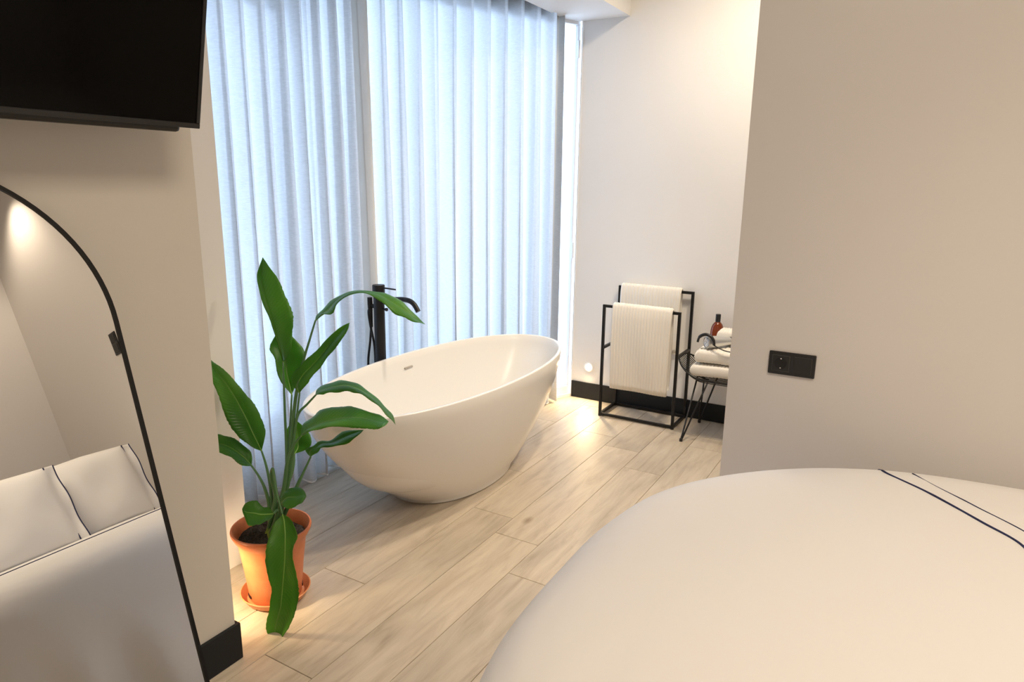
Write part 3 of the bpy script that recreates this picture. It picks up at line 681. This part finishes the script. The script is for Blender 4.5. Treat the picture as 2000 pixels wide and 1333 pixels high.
LEAVES = [
    ('tall',
     [[[-1.923,1.636,0.86],[-1.923,1.636,0.86],[-1.923,1.636,0.86]],[[-1.94,1.644,0.871],[-1.938,1.649,0.863],[-1.901,1.634,0.879]],[[-1.959,1.646,0.922],[-1.955,1.651,0.91],[-1.889,1.65,0.915]],[[-1.978,1.648,0.97],[-1.972,1.653,0.951],[-1.894,1.661,0.965]],[[-1.998,1.65,1.012],[-1.99,1.656,0.996],[-1.895,1.674,1.01]],[[-2.024,1.65,1.056],[-2.012,1.66,1.043],[-1.911,1.68,1.05]],[[-2.049,1.655,1.108],[-2.035,1.665,1.095],[-1.942,1.681,1.105]],[[-2.067,1.666,1.164],[-2.057,1.676,1.158],[-1.981,1.681,1.163]],[[-2.05,1.683,1.227],[-2.05,1.683,1.227],[-2.05,1.683,1.227]]],
     [[-1.865,1.5,0.235],[-1.858,1.557,0.424],[-1.87,1.579,0.532],[-1.897,1.607,0.694],[-1.923,1.636,0.86]]),
    ('behind',
     [[[-1.904,1.649,0.736],[-1.904,1.649,0.736],[-1.904,1.649,0.736]],[[-1.936,1.638,0.772],[-1.942,1.674,0.763],[-1.917,1.683,0.764]],[[-1.97,1.643,0.813],[-1.965,1.685,0.804],[-1.916,1.71,0.809]],[[-1.991,1.655,0.861],[-1.986,1.698,0.853],[-1.915,1.734,0.855]],[[-2.019,1.659,0.9],[-2.013,1.706,0.907],[-1.934,1.742,0.89]],[[-2.007,1.712,0.973],[-2.007,1.712,0.973],[-2.007,1.712,0.973]]],
     [[-1.9,1.514,0.235],[-1.864,1.559,0.401],[-1.885,1.612,0.597],[-1.904,1.649,0.736]]),
    ('right_up',
     [[[-1.858,1.645,0.751],[-1.858,1.645,0.751],[-1.858,1.645,0.751]],[[-1.894,1.644,0.782],[-1.873,1.653,0.779],[-1.819,1.643,0.789]],[[-1.888,1.651,0.823],[-1.856,1.665,0.815],[-1.799,1.655,0.819]],[[-1.864,1.67,0.855],[-1.832,1.684,0.847],[-1.777,1.672,0.851]],[[-1.831,1.701,0.897],[-1.806,1.71,0.887],[-1.758,1.693,0.886]],[[-1.807,1.727,0.931],[-1.786,1.736,0.927],[-1.741,1.716,0.921]],[[-1.772,1.769,0.981],[-1.757,1.774,0.975],[-1.72,1.748,0.965]],[[-1.734,1.785,1.002],[-1.734,1.785,1.002],[-1.734,1.785,1.002]]],
     [[-1.883,1.48,0.235],[-1.853,1.56,0.424],[-1.855,1.607,0.604],[-1.858,1.645,0.751]]),
    ('arch',
     [[[-1.856,1.737,1.004],[-1.856,1.737,1.004],[-1.856,1.737,1.004]],[[-1.885,1.778,1.017],[-1.844,1.75,1.02],[-1.804,1.723,1.032]],[[-1.864,1.798,1.047],[-1.819,1.769,1.042],[-1.775,1.74,1.038]],[[-1.833,1.821,1.079],[-1.794,1.789,1.076],[-1.758,1.756,1.073]],[[-1.787,1.847,1.099],[-1.753,1.814,1.104],[-1.72,1.782,1.108]],[[-1.731,1.873,1.106],[-1.699,1.839,1.108],[-1.668,1.805,1.11]],[[-1.684,1.89,1.103],[-1.649,1.856,1.1],[-1.615,1.819,1.089]],[[-1.64,1.901,1.098],[-1.611,1.861,1.084],[-1.581,1.82,1.065]],[[-1.598,1.905,1.081],[-1.569,1.865,1.065],[-1.543,1.821,1.045]],[[-1.554,1.906,1.055],[-1.529,1.865,1.045],[-1.504,1.824,1.036]],[[-1.511,1.903,1.022],[-1.487,1.864,1.024],[-1.463,1.825,1.028]],[[-1.45,1.861,1.016],[-1.45,1.861,1.016],[-1.45,1.861,1.016]]],
     [[-1.873,1.516,0.235],[-1.866,1.591,0.549],[-1.874,1.639,0.728],[-1.871,1.676,0.845],[-1.864,1.707,0.926],[-1.856,1.737,1.004]]),
    ('mid_right',
     [[[-1.821,1.687,0.74],[-1.821,1.687,0.74],[-1.821,1.687,0.74]],[[-1.85,1.723,0.745],[-1.804,1.687,0.754],[-1.77,1.667,0.756]],[[-1.826,1.74,0.765],[-1.781,1.7,0.765],[-1.749,1.676,0.761]],[[-1.792,1.758,0.778],[-1.749,1.717,0.775],[-1.72,1.69,0.766]],[[-1.756,1.775,0.783],[-1.716,1.732,0.781],[-1.687,1.705,0.77]],[[-1.718,1.788,0.776],[-1.683,1.743,0.776],[-1.66,1.713,0.77]],[[-1.678,1.797,0.755],[-1.646,1.752,0.762],[-1.629,1.72,0.764]],[[-1.637,1.803,0.729],[-1.605,1.759,0.74],[-1.588,1.729,0.746]],[[-1.601,1.805,0.701],[-1.57,1.762,0.716],[-1.553,1.732,0.723]],[[-1.566,1.805,0.675],[-1.535,1.762,0.689],[-1.518,1.733,0.699]],[[-1.515,1.764,0.662],[-1.515,1.764,0.662],[-1.515,1.764,0.662]]],
     [[-1.905,1.497,0.235],[-1.86,1.57,0.458],[-1.863,1.611,0.601],[-1.862,1.636,0.673],[-1.841,1.662,0.708],[-1.821,1.687,0.74]]),
    ('big_right',
     [[[-1.789,1.579,0.623],[-1.789,1.579,0.623],[-1.789,1.579,0.623]],[[-1.821,1.625,0.649],[-1.76,1.577,0.647],[-1.715,1.548,0.66]],[[-1.788,1.64,0.679],[-1.728,1.589,0.668],[-1.683,1.558,0.674]],[[-1.749,1.66,0.71],[-1.688,1.607,0.688],[-1.644,1.572,0.685]],[[-1.687,1.689,0.72],[-1.631,1.635,0.703],[-1.586,1.598,0.69]],[[-1.633,1.712,0.716],[-1.576,1.66,0.706],[-1.532,1.621,0.686]],[[-1.577,1.734,0.699],[-1.53,1.678,0.698],[-1.491,1.639,0.69]],[[-1.548,1.743,0.689],[-1.504,1.687,0.695],[-1.469,1.648,0.696]],[[-1.492,1.703,0.696],[-1.492,1.703,0.696],[-1.492,1.703,0.696]]],
     [[-1.868,1.489,0.235],[-1.853,1.539,0.412],[-1.842,1.558,0.526],[-1.817,1.572,0.589],[-1.789,1.579,0.623]]),
    ('low_right',
     [[[-1.794,1.622,0.528],[-1.794,1.622,0.528],[-1.794,1.622,0.528]],[[-1.837,1.636,0.539],[-1.806,1.632,0.543],[-1.757,1.615,0.552]],[[-1.816,1.652,0.552],[-1.788,1.646,0.556],[-1.746,1.626,0.566]],[[-1.799,1.667,0.571],[-1.774,1.658,0.569],[-1.733,1.635,0.574]],[[-1.767,1.687,0.573],[-1.745,1.675,0.572],[-1.701,1.654,0.576]],[[-1.741,1.708,0.595],[-1.715,1.697,0.588],[-1.668,1.677,0.587]],[[-1.711,1.73,0.612],[-1.685,1.719,0.605],[-1.645,1.695,0.604]],[[-1.642,1.738,0.624],[-1.642,1.738,0.624],[-1.642,1.738,0.624]]],
     [[-1.89,1.519,0.235],[-1.825,1.576,0.42],[-1.811,1.597,0.469],[-1.794,1.622,0.528]]),
    ('centre_back',
     [[[-1.891,1.633,0.514],[-1.891,1.633,0.514],[-1.891,1.633,0.514]],[[-1.91,1.625,0.539],[-1.903,1.662,0.528],[-1.866,1.683,0.527]],[[-1.933,1.628,0.566],[-1.913,1.673,0.555],[-1.868,1.699,0.556]],[[-1.936,1.643,0.6],[-1.926,1.682,0.59],[-1.896,1.7,0.591]],[[-1.928,1.678,0.628],[-1.928,1.678,0.628],[-1.928,1.678,0.628]]],
     [[-1.894,1.482,0.235],[-1.87,1.592,0.447],[-1.891,1.633,0.514]]),
    ('left_big',
     [[[-1.95,1.536,0.545],[-1.95,1.536,0.545],[-1.95,1.536,0.545]],[[-1.966,1.513,0.563],[-1.982,1.546,0.567],[-1.965,1.572,0.603]],[[-1.992,1.504,0.579],[-2.002,1.545,0.6],[-1.985,1.574,0.652]],[[-2.015,1.493,0.599],[-2.024,1.542,0.646],[-2.012,1.571,0.703]],[[-2.047,1.481,0.645],[-2.047,1.536,0.693],[-2.041,1.558,0.74]],[[-2.068,1.475,0.704],[-2.065,1.527,0.735],[-2.067,1.544,0.782]],[[-2.081,1.47,0.761],[-2.091,1.513,0.786],[-2.098,1.525,0.825]],[[-2.091,1.461,0.811],[-2.117,1.493,0.833],[-2.125,1.501,0.86]],[[-2.121,1.468,0.889],[-2.121,1.468,0.889],[-2.121,1.468,0.889]]],
     [[-1.866,1.507,0.235],[-1.891,1.518,0.351],[-1.907,1.528,0.423],[-1.929,1.534,0.495],[-1.95,1.536,0.545]]),
    ('left_low',
     [[[-1.975,1.507,0.494],[-1.975,1.507,0.494],[-1.975,1.507,0.494]],[[-1.96,1.474,0.506],[-1.996,1.511,0.502],[-2.003,1.534,0.518]],[[-1.984,1.462,0.516],[-2.014,1.505,0.52],[-2.023,1.53,0.545]],[[-2.018,1.451,0.538],[-2.047,1.495,0.542],[-2.06,1.519,0.571]],[[-2.047,1.444,0.546],[-2.087,1.484,0.557],[-2.101,1.506,0.583]],[[-2.089,1.434,0.554],[-2.133,1.469,0.56],[-2.15,1.49,0.586]],[[-2.163,1.451,0.568],[-2.163,1.451,0.568],[-2.163,1.451,0.568]]],
     [[-1.903,1.508,0.235],[-1.901,1.512,0.351],[-1.923,1.516,0.414],[-1.948,1.513,0.459],[-1.975,1.507,0.494]]),
    ('small_left',
     [[[-1.816,1.46,0.368],[-1.816,1.46,0.368],[-1.816,1.46,0.368]],[[-1.852,1.473,0.375],[-1.831,1.453,0.365],[-1.792,1.424,0.37]],[[-1.868,1.458,0.385],[-1.849,1.435,0.367],[-1.802,1.408,0.363]],[[-1.887,1.446,0.406],[-1.865,1.42,0.374],[-1.817,1.39,0.357]],[[-1.907,1.429,0.404],[-1.88,1.407,0.378],[-1.836,1.374,0.355]],[[-1.916,1.415,0.388],[-1.889,1.4,0.383],[-1.849,1.37,0.384]],[[-1.885,1.389,0.39],[-1.885,1.389,0.39],[-1.885,1.389,0.39]]],
     [[-1.877,1.482,0.235],[-1.828,1.487,0.361],[-1.816,1.46,0.368]]),
    ('small_teal',
     [[[-1.822,1.497,0.388],[-1.822,1.497,0.388],[-1.822,1.497,0.388]],[[-1.844,1.527,0.395],[-1.8,1.491,0.406],[-1.769,1.467,0.405]],[[-1.83,1.535,0.425],[-1.782,1.497,0.422],[-1.749,1.469,0.4]],[[-1.799,1.551,0.435],[-1.753,1.51,0.426],[-1.722,1.483,0.413]],[[-1.78,1.561,0.433],[-1.736,1.521,0.432],[-1.708,1.494,0.423]],[[-1.733,1.536,0.424],[-1.733,1.536,0.424],[-1.733,1.536,0.424]]],
     [[-1.879,1.519,0.235],[-1.838,1.502,0.352],[-1.822,1.497,0.388]]),
    ('hanging',
     [[[-1.766,1.457,0.38],[-1.766,1.457,0.38],[-1.766,1.457,0.38]],[[-1.773,1.427,0.36],[-1.753,1.451,0.363],[-1.712,1.445,0.381]],[[-1.767,1.397,0.332],[-1.728,1.431,0.331],[-1.67,1.433,0.343]],[[-1.758,1.374,0.3],[-1.711,1.413,0.293],[-1.665,1.409,0.311]],[[-1.748,1.356,0.255],[-1.698,1.396,0.25],[-1.652,1.393,0.27]],[[-1.723,1.349,0.194],[-1.691,1.378,0.189],[-1.626,1.385,0.207]],[[-1.714,1.345,0.157],[-1.69,1.37,0.152],[-1.621,1.382,0.18]],[[-1.718,1.336,0.103],[-1.693,1.362,0.101],[-1.623,1.374,0.125]],[[-1.73,1.33,0.052],[-1.707,1.355,0.05],[-1.64,1.363,0.069]],[[-1.735,1.334,0.002],[-1.721,1.354,-0.0],[-1.668,1.353,0.016]],[[-1.718,1.348,-0.043],[-1.718,1.348,-0.043],[-1.718,1.348,-0.043]]],
     [[-1.902,1.49,0.235],[-1.87,1.516,0.387],[-1.876,1.51,0.467],[-1.852,1.5,0.511],[-1.806,1.473,0.441],[-1.766,1.457,0.38]]),
]


def make_leaf(root, st, pet, seed):
    rnd = random.Random(seed)
    Ls = catmull([s[0] for s in st], 8); Ms = catmull([s[1] for s in st], 8); Rs = catmull([s[2] for s in st], 8)
    n = len(Ls); nu = 6; bm = bmesh.new(); uvl = bm.loops.layers.uv.new('UVMap'); grid = []; uvs = {}
    for i in range(n):
        row = []; t = i / (n - 1)
        L_, M_, R_ = Ls[i], Ms[i], Rs[i]
        nrm = (R_ - L_).cross(Ms[min(i + 1, n - 1)] - Ms[max(i - 1, 0)])
        nrm = nrm.normalized() if nrm.length > 1e-9 else Vector((0, 0, 1))
        for j in range(-nu, nu + 1):
            u = j / nu; E_ = L_ if j < 0 else R_; a = abs(u)
            p = M_.lerp(E_, a)
            p = p + nrm * (.10 * (E_ - M_).length * math.sin(PI * a)) * (1)
            p = p + nrm * (a ** 2) * .0022 * math.sin(i * .42 + seed + (2 if j < 0 else 0)) * min(1, (E_ - M_).length / .03)
            if a == 1: p = p + (M_ - E_) * (.05 * rnd.random())
            v = bm.verts.new(p - root.location); uvs[v] = (u, t); row.append(v)
        grid.append(row)
    for i in range(n - 1):
        for j in range(2 * nu):
            f = bm.faces.new((grid[i][j], grid[i + 1][j], grid[i + 1][j + 1], grid[i][j + 1]))
            for lp in f.loops: lp[uvl].uv = uvs[lp.vert]
    lf = mesh_obj('leaf', bm, m_leaf, root, True)
    md = lf.modifiers.new('thickness', 'SOLIDIFY'); md.thickness = .0009
    bm = bmesh.new(); pts = [p - root.location for p in Ms]
    tube(bm, pts[:-2], [.0026 * (1 - i / n) + .0006 for i in range(n - 2)], 6); mesh_obj('midrib', bm, m_rib, lf, True)
    pp = catmull(pet, 6); k = len(pp)
    bm = bmesh.new(); tube(bm, [p - root.location for p in pp], [.0055 * (1 - i / (k - 1)) ** 1.2 + .0032 for i in range(k)], 8); mesh_obj('stem', bm, m_stem, root, True)
    q = [p for p in pp if p.z < PC.z + .34][:max(4, k // 4)]
    if len(q) >= 2:
        bm = bmesh.new(); m_ = len(q); tube(bm, [p - root.location for p in q], [.0105 * (1 - .5 * i / (m_ - 1)) for i in range(m_)], 10); mesh_obj('sheath', bm, m_sheath, root, True)

plant = empty('potted_plant', PC)
tag(plant, 'tall potted plant with long green paddle leaves in a terracotta pot', 'plant')
ZP = .012
bm = bmesh.new()
lathe(bm, [(0, 0), (.096, 0), (.104, .006), (.122, .034), (.124, .036), (.120, .038), (.100, .012), (0, .010)], 56); clean(mesh_obj('saucer', bm, m_saucer, plant), 50)
bm = bmesh.new()
lathe(bm, [(0, 0), (.088, 0), (.091, .003), (.093, .02), (.104, .12), (.118, .225), (.121, .232), (.129, .242), (.1385, .262), (.1400, .268), (.1385, .273), (.133, .274), (.129, .268), (.116, .240), (.112, .20), (0, .198)], 64)
clean(mesh_obj('pot', bm, m_pot, plant, loc=(0, 0, ZP)), 50)
bm = bmesh.new(); rnd = random.Random(4); nr, na = 16, 60; prev = None
c0 = bm.verts.new((0, 0, .006))
for i in range(1, nr + 1):
    r = .1175 * i / nr; ring = [bm.verts.new((r * math.cos(2 * PI * j / na), r * math.sin(2 * PI * j / na), (rnd.uniform(-.004, .006) if i < nr else -.006) + .004 * math.sin(r * 60 + j * .3))) for j in range(na)]
    for j in range(na):
        if prev is None: bm.faces.new((c0, ring[j], ring[(j + 1) % na]))
        else: bm.faces.new((prev[j], ring[j], ring[(j + 1) % na], prev[(j + 1) % na]))
    prev = ring
mesh_obj('soil', bm, m_soil, plant, False, (0, 0, ZP + .238))
# dark drain slots at the foot of the pot
for a in (-1.95, -.55, .9, 2.4):
    bm = bmesh.new(); rr = .0965
    for s in range(6):
        a0, a1 = a - .16 + s * .32 / 6, a - .16 + (s + 1) * .32 / 6
        bm.faces.new([bm.verts.new((rr * math.cos(q), rr * math.sin(q), z)) for q, z in ((a0, .030), (a1, .030), (a1, .040), (a0, .040))])
    sl = mesh_obj('drain_slot', bm, m_plastic, plant)
    sl.modifiers.new('thickness', 'SOLIDIFY').thickness = .003
for i, (nm, st, pet) in enumerate(LEAVES):
    make_leaf(plant, st, pet, i * 3 + 1)
# ------------------------------------------------------------------ television
m_screen = mat('dark_screen', (.002, .002, .002), .12, spec=.08)
def tv():
    xb, yr, zb = -1.55, 1.107, 1.604
    t = empty('television', (xb, yr, zb)); tag(t, 'black flat television tilted on the wall above the arched mirror', 'television')
    ti = math.radians(13.5); t.rotation_euler = (0, ti, 0)       # top leans into the room
    Wd, Hh = 1.10, .64
    boxo('panel', m_plastic2, -.030, -.001, -Wd, 0, .018, Hh, t, .003)
    boxo('screen', m_screen, -.001, .0005, -Wd + .010, -.010, .030, Hh - .010, t)
    bz = m_plastic
    boxo('bezel', bz, -.001, .003, -Wd, -.0, .018, .030, t, .001, 1)
    boxo('bezel', bz, -.001, .003, -Wd, -.0, Hh - .010, Hh, t, .001, 1)
    boxo('bezel', bz, -.001, .003, -.010, -.0, .030, Hh - .010, t, .001, 1)
    boxo('bezel', bz, -.001, .003, -Wd, -Wd + .010, .030, Hh - .010, t, .001, 1)
    boxo('back_housing', m_plastic2, -.066, -.030, -Wd + .04, -.028, .0, Hh * .72, t, .008)
    # bracket reaching back to the wall
    boxo('wall_bracket', m_black, -.118, -.066, -Wd / 2 - .2, -Wd / 2 + .2, Hh * .15, Hh * .24, t, .003)
    boxo('wall_bracket', m_black, -.255, -.066, -Wd / 2 - .2, -Wd / 2 + .2, Hh * .55, Hh * .64, t, .003)
tv()

# ------------------------------------------------------------------ leaning arched mirror
m_mirror = mat('mirror_glass', (.86, .86, .85), .0, 1.0)
def mirror():
    al = math.radians(13.3); Hm = 1.59; ye = .900; r = .39; Wd = 2 * r; f = .0085; dp = .022
    xbot = XW + 1.6 * math.sin(al) + .0
    t = empty('arched_mirror', (xbot, ye - r, 0)); tag(t, 'arched full-length mirror with thin black frame leaning on the wall', 'mirror')
    t.rotation_euler = (0, -al, 0)
    def outline(o):
        pts = [(-r + o, o), (r - o, o)]
        pts = [(-(r - o), o)] + [((r - o), o)]
        for i in range(49):
            a = PI * i / 48; pts.append(((r - o) * math.cos(a), Hm - r + (r - o) * math.sin(a)))
        return pts
    po, pi_ = outline(0), outline(f)
    bm = bmesh.new(); k = len(po)
    A = [bm.verts.new((.004, y, z)) for y, z in po]; B = [bm.verts.new((.004, y, z)) for y, z in pi_]
    C_ = [bm.verts.new((-dp, y, z)) for y, z in po]; D = [bm.verts.new((-.002, y, z)) for y, z in pi_]
    for i in range(k):
        j = (i + 1) % k
        bm.faces.new((A[i], A[j], B[j], B[i])); bm.faces.new((C_[i], C_[j], A[j], A[i])); bm.faces.new((B[i], B[j], D[j], D[i]))
    bm.faces.new(C_)
    mesh_obj('frame', bm, m_black, t)
    bm = bmesh.new(); bm.faces.new([bm.verts.new((0, y, z)) for y, z in outline(f * .8)])
    mesh_obj('mirror_glass', bm, m_mirror, t)
mirror()

# ------------------------------------------------------------------ sockets and switches
def frame_plate(name, label, cat, origin, ux, uz, n, modules, group=None):
    """two-gang plate; ux = along the plate, uz = across, n = out of the wall"""
    ux, uz, n = Vector(ux), Vector(uz), Vector(n)
    t = empty(name, origin); tag(t, label, cat, group)
    def put(nm, m, a0, a1, b0, b1, d0, d1, bev, parent=t):
        bm = bmesh.new(); box(bm, a0, a1, b0, b1, d0, d1, bev, 2)
        for v in bm.verts: v.co = ux * v.co.x + uz * v.co.y + n * v.co.z
        return mesh_obj(nm, bm, m, parent)
    put('cover_frame', m_plastic, -.0755, .0755, -.0405, .0405, 0, .008, .003)
    for i, kd in enumerate(modules):
        c = -.0355 + .071 * i
        put('insert_edge', m_edge, c - .0283, c + .0283, -.0283, .0283, .004, .0086, .0006)
        ins = put('socket_insert' if kd == 'socket' else 'rocker', m_plastic2, c - .0275, c + .0275, -.0275, .0275, .004, .0092 if kd == 'socket' else .0115, .001)
        if kd == 'socket':
            bm = bmesh.new(); lathe(bm, [(0, .0094), (.0185, .0094), (.0195, .0100), (.0205, .0094)], 32)
            for v in bm.verts: v.co = ux * (v.co.x + c) + uz * v.co.y + n * v.co.z
            mesh_obj('socket_well', bm, m_hole, ins, True)
            for s in (-1, 1):
                bm = bmesh.new(); box(bm, c - .0022, c + .0022, s * .0165 - .002, s * .0165 + .002, .0094, .0112, .0005, 1)
                for v in bm.verts: v.co = ux * v.co.x + uz * v.co.y + n * v.co.z
                mesh_obj('earth_clip', bm, m_chrome, ins)
                bm = bmesh.new(); lathe(bm, [(0, .0098), (.0026, .0098)], 12, (c + s * .0095, 0, 0))
                for v in bm.verts: v.co = ux * v.co.x + uz * v.co.y + n * v.co.z
                mesh_obj('pin_hole', bm, m_hole, ins)
    return t
m_edge = mat('plate_edge_line', (.09, .09, .085), .4)
m_hole = mat('socket_dark', (.003, .003, .003), .6)
frame_plate('wall_socket', 'black double wall plate with socket and switch above the bed edge', 'socket', (-.323, YF - .0002, .905), (1, 0, 0), (0, 0, 1), (0, -1, 0), ('socket', 'switch'))
frame_plate('wall_switch', 'black upright double switch plate seen in the mirror', 'switch', (1.255, YF - .0002, 1.795), (0, 0, -1), (1, 0, 0), (0, -1, 0), ('switch', 'switch'))

# ------------------------------------------------------------------ bed
def cotton(nt, b):
    g = N(nt, 'ShaderNodeNewGeometry')
    n = N(nt, 'ShaderNodeTexNoise', Scale=3.0, Detail=2.0, Distortion=1.0); nt.links.new(g.outputs['Position'], n.inputs['Vector'])
    n2 = N(nt, 'ShaderNodeTexNoise', Scale=900.0, Detail=1.0); nt.links.new(g.outputs['Position'], n2.inputs['Vector'])
    ad = N(nt, 'ShaderNodeMath', operation='MULTIPLY_ADD'); nt.links.new(n2.outputs[0], ad.inputs[0]); ad.inputs[1].default_value = .004; nt.links.new(n.outputs[0], ad.inputs[2])
    bump(nt, b, ad.outputs[0], .3, .03)
    b.inputs['Sheen Weight'].default_value = .15
m_cotton = mat('white_cotton', (.82, .80, .78), .8, build=cotton, spec=.2)
m_navy = mat('navy_piping', (.010, .014, .07), .7)
BX, BY, BA0, BA1, BB = .50, 1.40, 1.19, 1.05, 1.046
def bed_plan(a):
    c, s = math.cos(a), math.sin(a); n = (2.3 if s > 0 else 2.9) if c < 0 else 9.0
    A_ = BA0 if c < 0 else BA1
    k = (abs(c / A_) ** n + abs(s / BB) ** n) ** (-1 / n)
    return k * c, k * s, k
def bed_z(d):
    """height of the duvet top a distance d inside its edge"""
    tb = [(0, .42), (.006, .47), (.02, .548), (.045, .612), (.08, .648), (.13, .668), (.2, .673), (.3, .680), (.42, .683), (.6, .684), (2, .684)]
    for (a, za), (b_, zb) in zip(tb, tb[1:]):
        if d <= b_: return za + (zb - za) * (d - a) / (b_ - a)
    return tb[-1][1]
def bed_height(x, y):
    a = math.atan2(y - BY, x - BX); px, py, k = bed_plan(a); r = math.hypot(x - BX, y - BY)
    d = (k - r) * min(1.0, 1.0)
    return bed_z(max(0, d * .9)) + .008 * (x - .30) * min(1, d / .15)
def bed():
    t = empty('bed', (BX, BY, 0)); tag(t, 'large bed with white duvet and navy piped band in the foreground', 'bed')
    na = 200; bm = bmesh.new(); rings = []
    ds = [0, .006, .02, .045, .08, .13, .2, .3, .42, .55, .7, .85]
    for dz, out in ((.30, .012), (.22, .02), (.12, .026), (.05, .03)): pass
    drape = [(.06, .034), (.14, .032), (.20, .028), (.26, .023), (.32, .016), (.37, .009)]
    for z, o in drape:
        rr = []
        for j in range(na):
            a = 2 * PI * j / na; px, py, k = bed_plan(a); q = (1 + (o * (1 + 1.0 * math.sin(a * 31 + 1.6 * math.sin(a * 7)))) / k * (1 if py < BB * .9 else .2))
            yy = min(py * q, YF - BY - .008)
            rr.append(bm.verts.new((px * q, yy, z)))
        rings.append(rr)
    for d in ds:
        rr = []
        for j in range(na):
            a = 2 * PI * j / na; px, py, k = bed_plan(a); q = max(0, k - d) / k
            x, y = px * q, min(py * q, YF - BY - .006)
            z = bed_height(x + BX, y + BY) if d > 0 else .42
            z += .004 * math.sin(a * 9 + d * 12) * max(0, (1 - d / .3)) 
            rr.append(bm.verts.new((x, y, z)))
        rings.append(rr)
    for A, B in zip(rings, rings[1:]):
        for j in range(na): bm.faces.new((A[j], A[(j + 1) % na], B[(j + 1) % na], B[j]))
    last = rings[-1]; c_ = bm.verts.new((0.0, 0, .6855))
    for j in range(na): bm.faces.new((last[j], last[(j + 1) % na], c_))
    dv = mesh_obj('duvet', bm, m_cotton, t, True)
    def strip(pts, w, name):
        pts = catmull([(x, y, 0) for x, y in pts], 14); b2 = bmesh.new(); q = []
        for p in pts: q.append(Vector((p.x - BX, p.y - BY, bed_height(p.x, p.y) + w * .2)))
        tube(b2, q, w, 6); mesh_obj(name, b2, m_navy, dv, True)
    strip([(.315, .62), (.318, .9), (.318, 1.2), (.318, 1.5), (.314, 1.72), (.30, 1.865), (.22, 1.965), (.10, 2.11), (.0, 2.22), (-.02, 2.30)], .0034, 'piping')
    strip([(.372, .62), (.375, .9), (.375, 1.2), (.375, 1.6), (.365, 1.80), (.33, 1.93), (.22, 2.06), (.13, 2.17), (.07, 2.26)], .0016, 'piping')
    # mattress and base under the duvet, low headboard behind the pillows
    boxo('mattress', m_cotton, -.30 - BX, 1.50 - BX, .60 - BY, 2.30 - BY, .30, .41, t, .04, 3)
    boxo('bed_base', mat('bed_base_fabric', (.25, .24, .23), .9), -.28 - BX, 1.50 - BX, .64 - BY, 2.33 - BY, .002, .30, t, .02, 2)
    boxo('headboard', mat('headboard_fabric', (.5, .46, .41), .9), 1.575 - BX, 1.65 - BX, .55 - BY, 2.40 - BY, .0, .95, t, .02, 3)
bed()

def pillow(label, cx, cy, cz, wy, hz, th, lean, rz, seed, roll=0):
    t = empty('pillow', (cx, cy, cz)); tag(t, label, 'pillow', 'white pillows with navy piping')
    t.rotation_euler = (roll, lean, rz)
    rnd = random.Random(seed); n = 44; fl = .05; g = {}
    bm = bmesh.new()
    def sh(u, v, side):
        # u,v in -1..1 ; flange outside |.|>1-fl
        y = u * wy / 2; z = v * hz / 2
        iu, iv = min(1, abs(y) / (wy / 2 - fl)), min(1, abs(z) / (hz / 2 - fl * .2))
        b_ = (max(0, 1 - iu ** 3.2) ** .55) * (max(0, 1 - iv ** 3.4) ** .55)
        z *= 1 - .05 * (1 - abs(u)) * abs(v) * -1
        x = side * (th / 2 * b_ + .002) + .010 * math.sin(y * 19 + seed) * math.sin(z * 14 + seed) * b_
        if iu >= 1: x += .010 * math.sin(z * 24 + seed * 2) 
        return Vector((x, y * (1 - .03 * (1 - abs(v)) * 0), z + hz / 2))
    for side in (-1, 1):
        for i in range(n + 1):
            for j in range(n + 1):
                g[side, i, j] = bm.verts.new(sh(-1 + 2 * i / n, -1 + 2 * j / n, side))
        for i in range(n):
            for j in range(n):
                bm.faces.new((g[side, i, j], g[side, i + 1, j], g[side, i + 1, j + 1], g[side, i, j + 1]))
    for i in range(n):
        for (a, b_) in (((i, 0), (i + 1, 0)), ((i, n), (i + 1, n)), ((0, i), (0, i + 1)), ((n, i), (n, i + 1))):
            bm.faces.new((g[-1, a[0], a[1]], g[-1, b_[0], b_[1]], g[1, b_[0], b_[1]], g[1, a[0], a[1]]))
    cs = mesh_obj('pillowcase', bm, m_cotton, t, True)
    for uo in (-1, 1):
        for w_, uu in ((.0036, uo * (1 - fl * 2 / wy)), (.0032, uo)):
            bm = bmesh.new(); tube(bm, [sh(uu, -1 + 2 * k / 40, -1) + Vector((-.002, 0, 0)) for k in range(41)], w_, 6); mesh_obj('piping', bm, m_navy, cs, True)
    bm = bmesh.new(); tube(bm, [sh(-1 + 2 * k / 30, -1, -1) + Vector((-.001, 0, .002)) for k in range(31)], .0034, 6); mesh_obj('piping', bm, m_navy, cs, True)
    return t
pillow('white pillow with navy piping nearest the wall corner, seen in the mirror', 1.17, 2.00, .668, .60, .48, .17, math.radians(12), 0, 1)
pillow('white pillow with navy piping standing in front of the other, left in the mirror', 1.01, 1.37, .662, .84, .49, .19, math.radians(14), 0, 5)
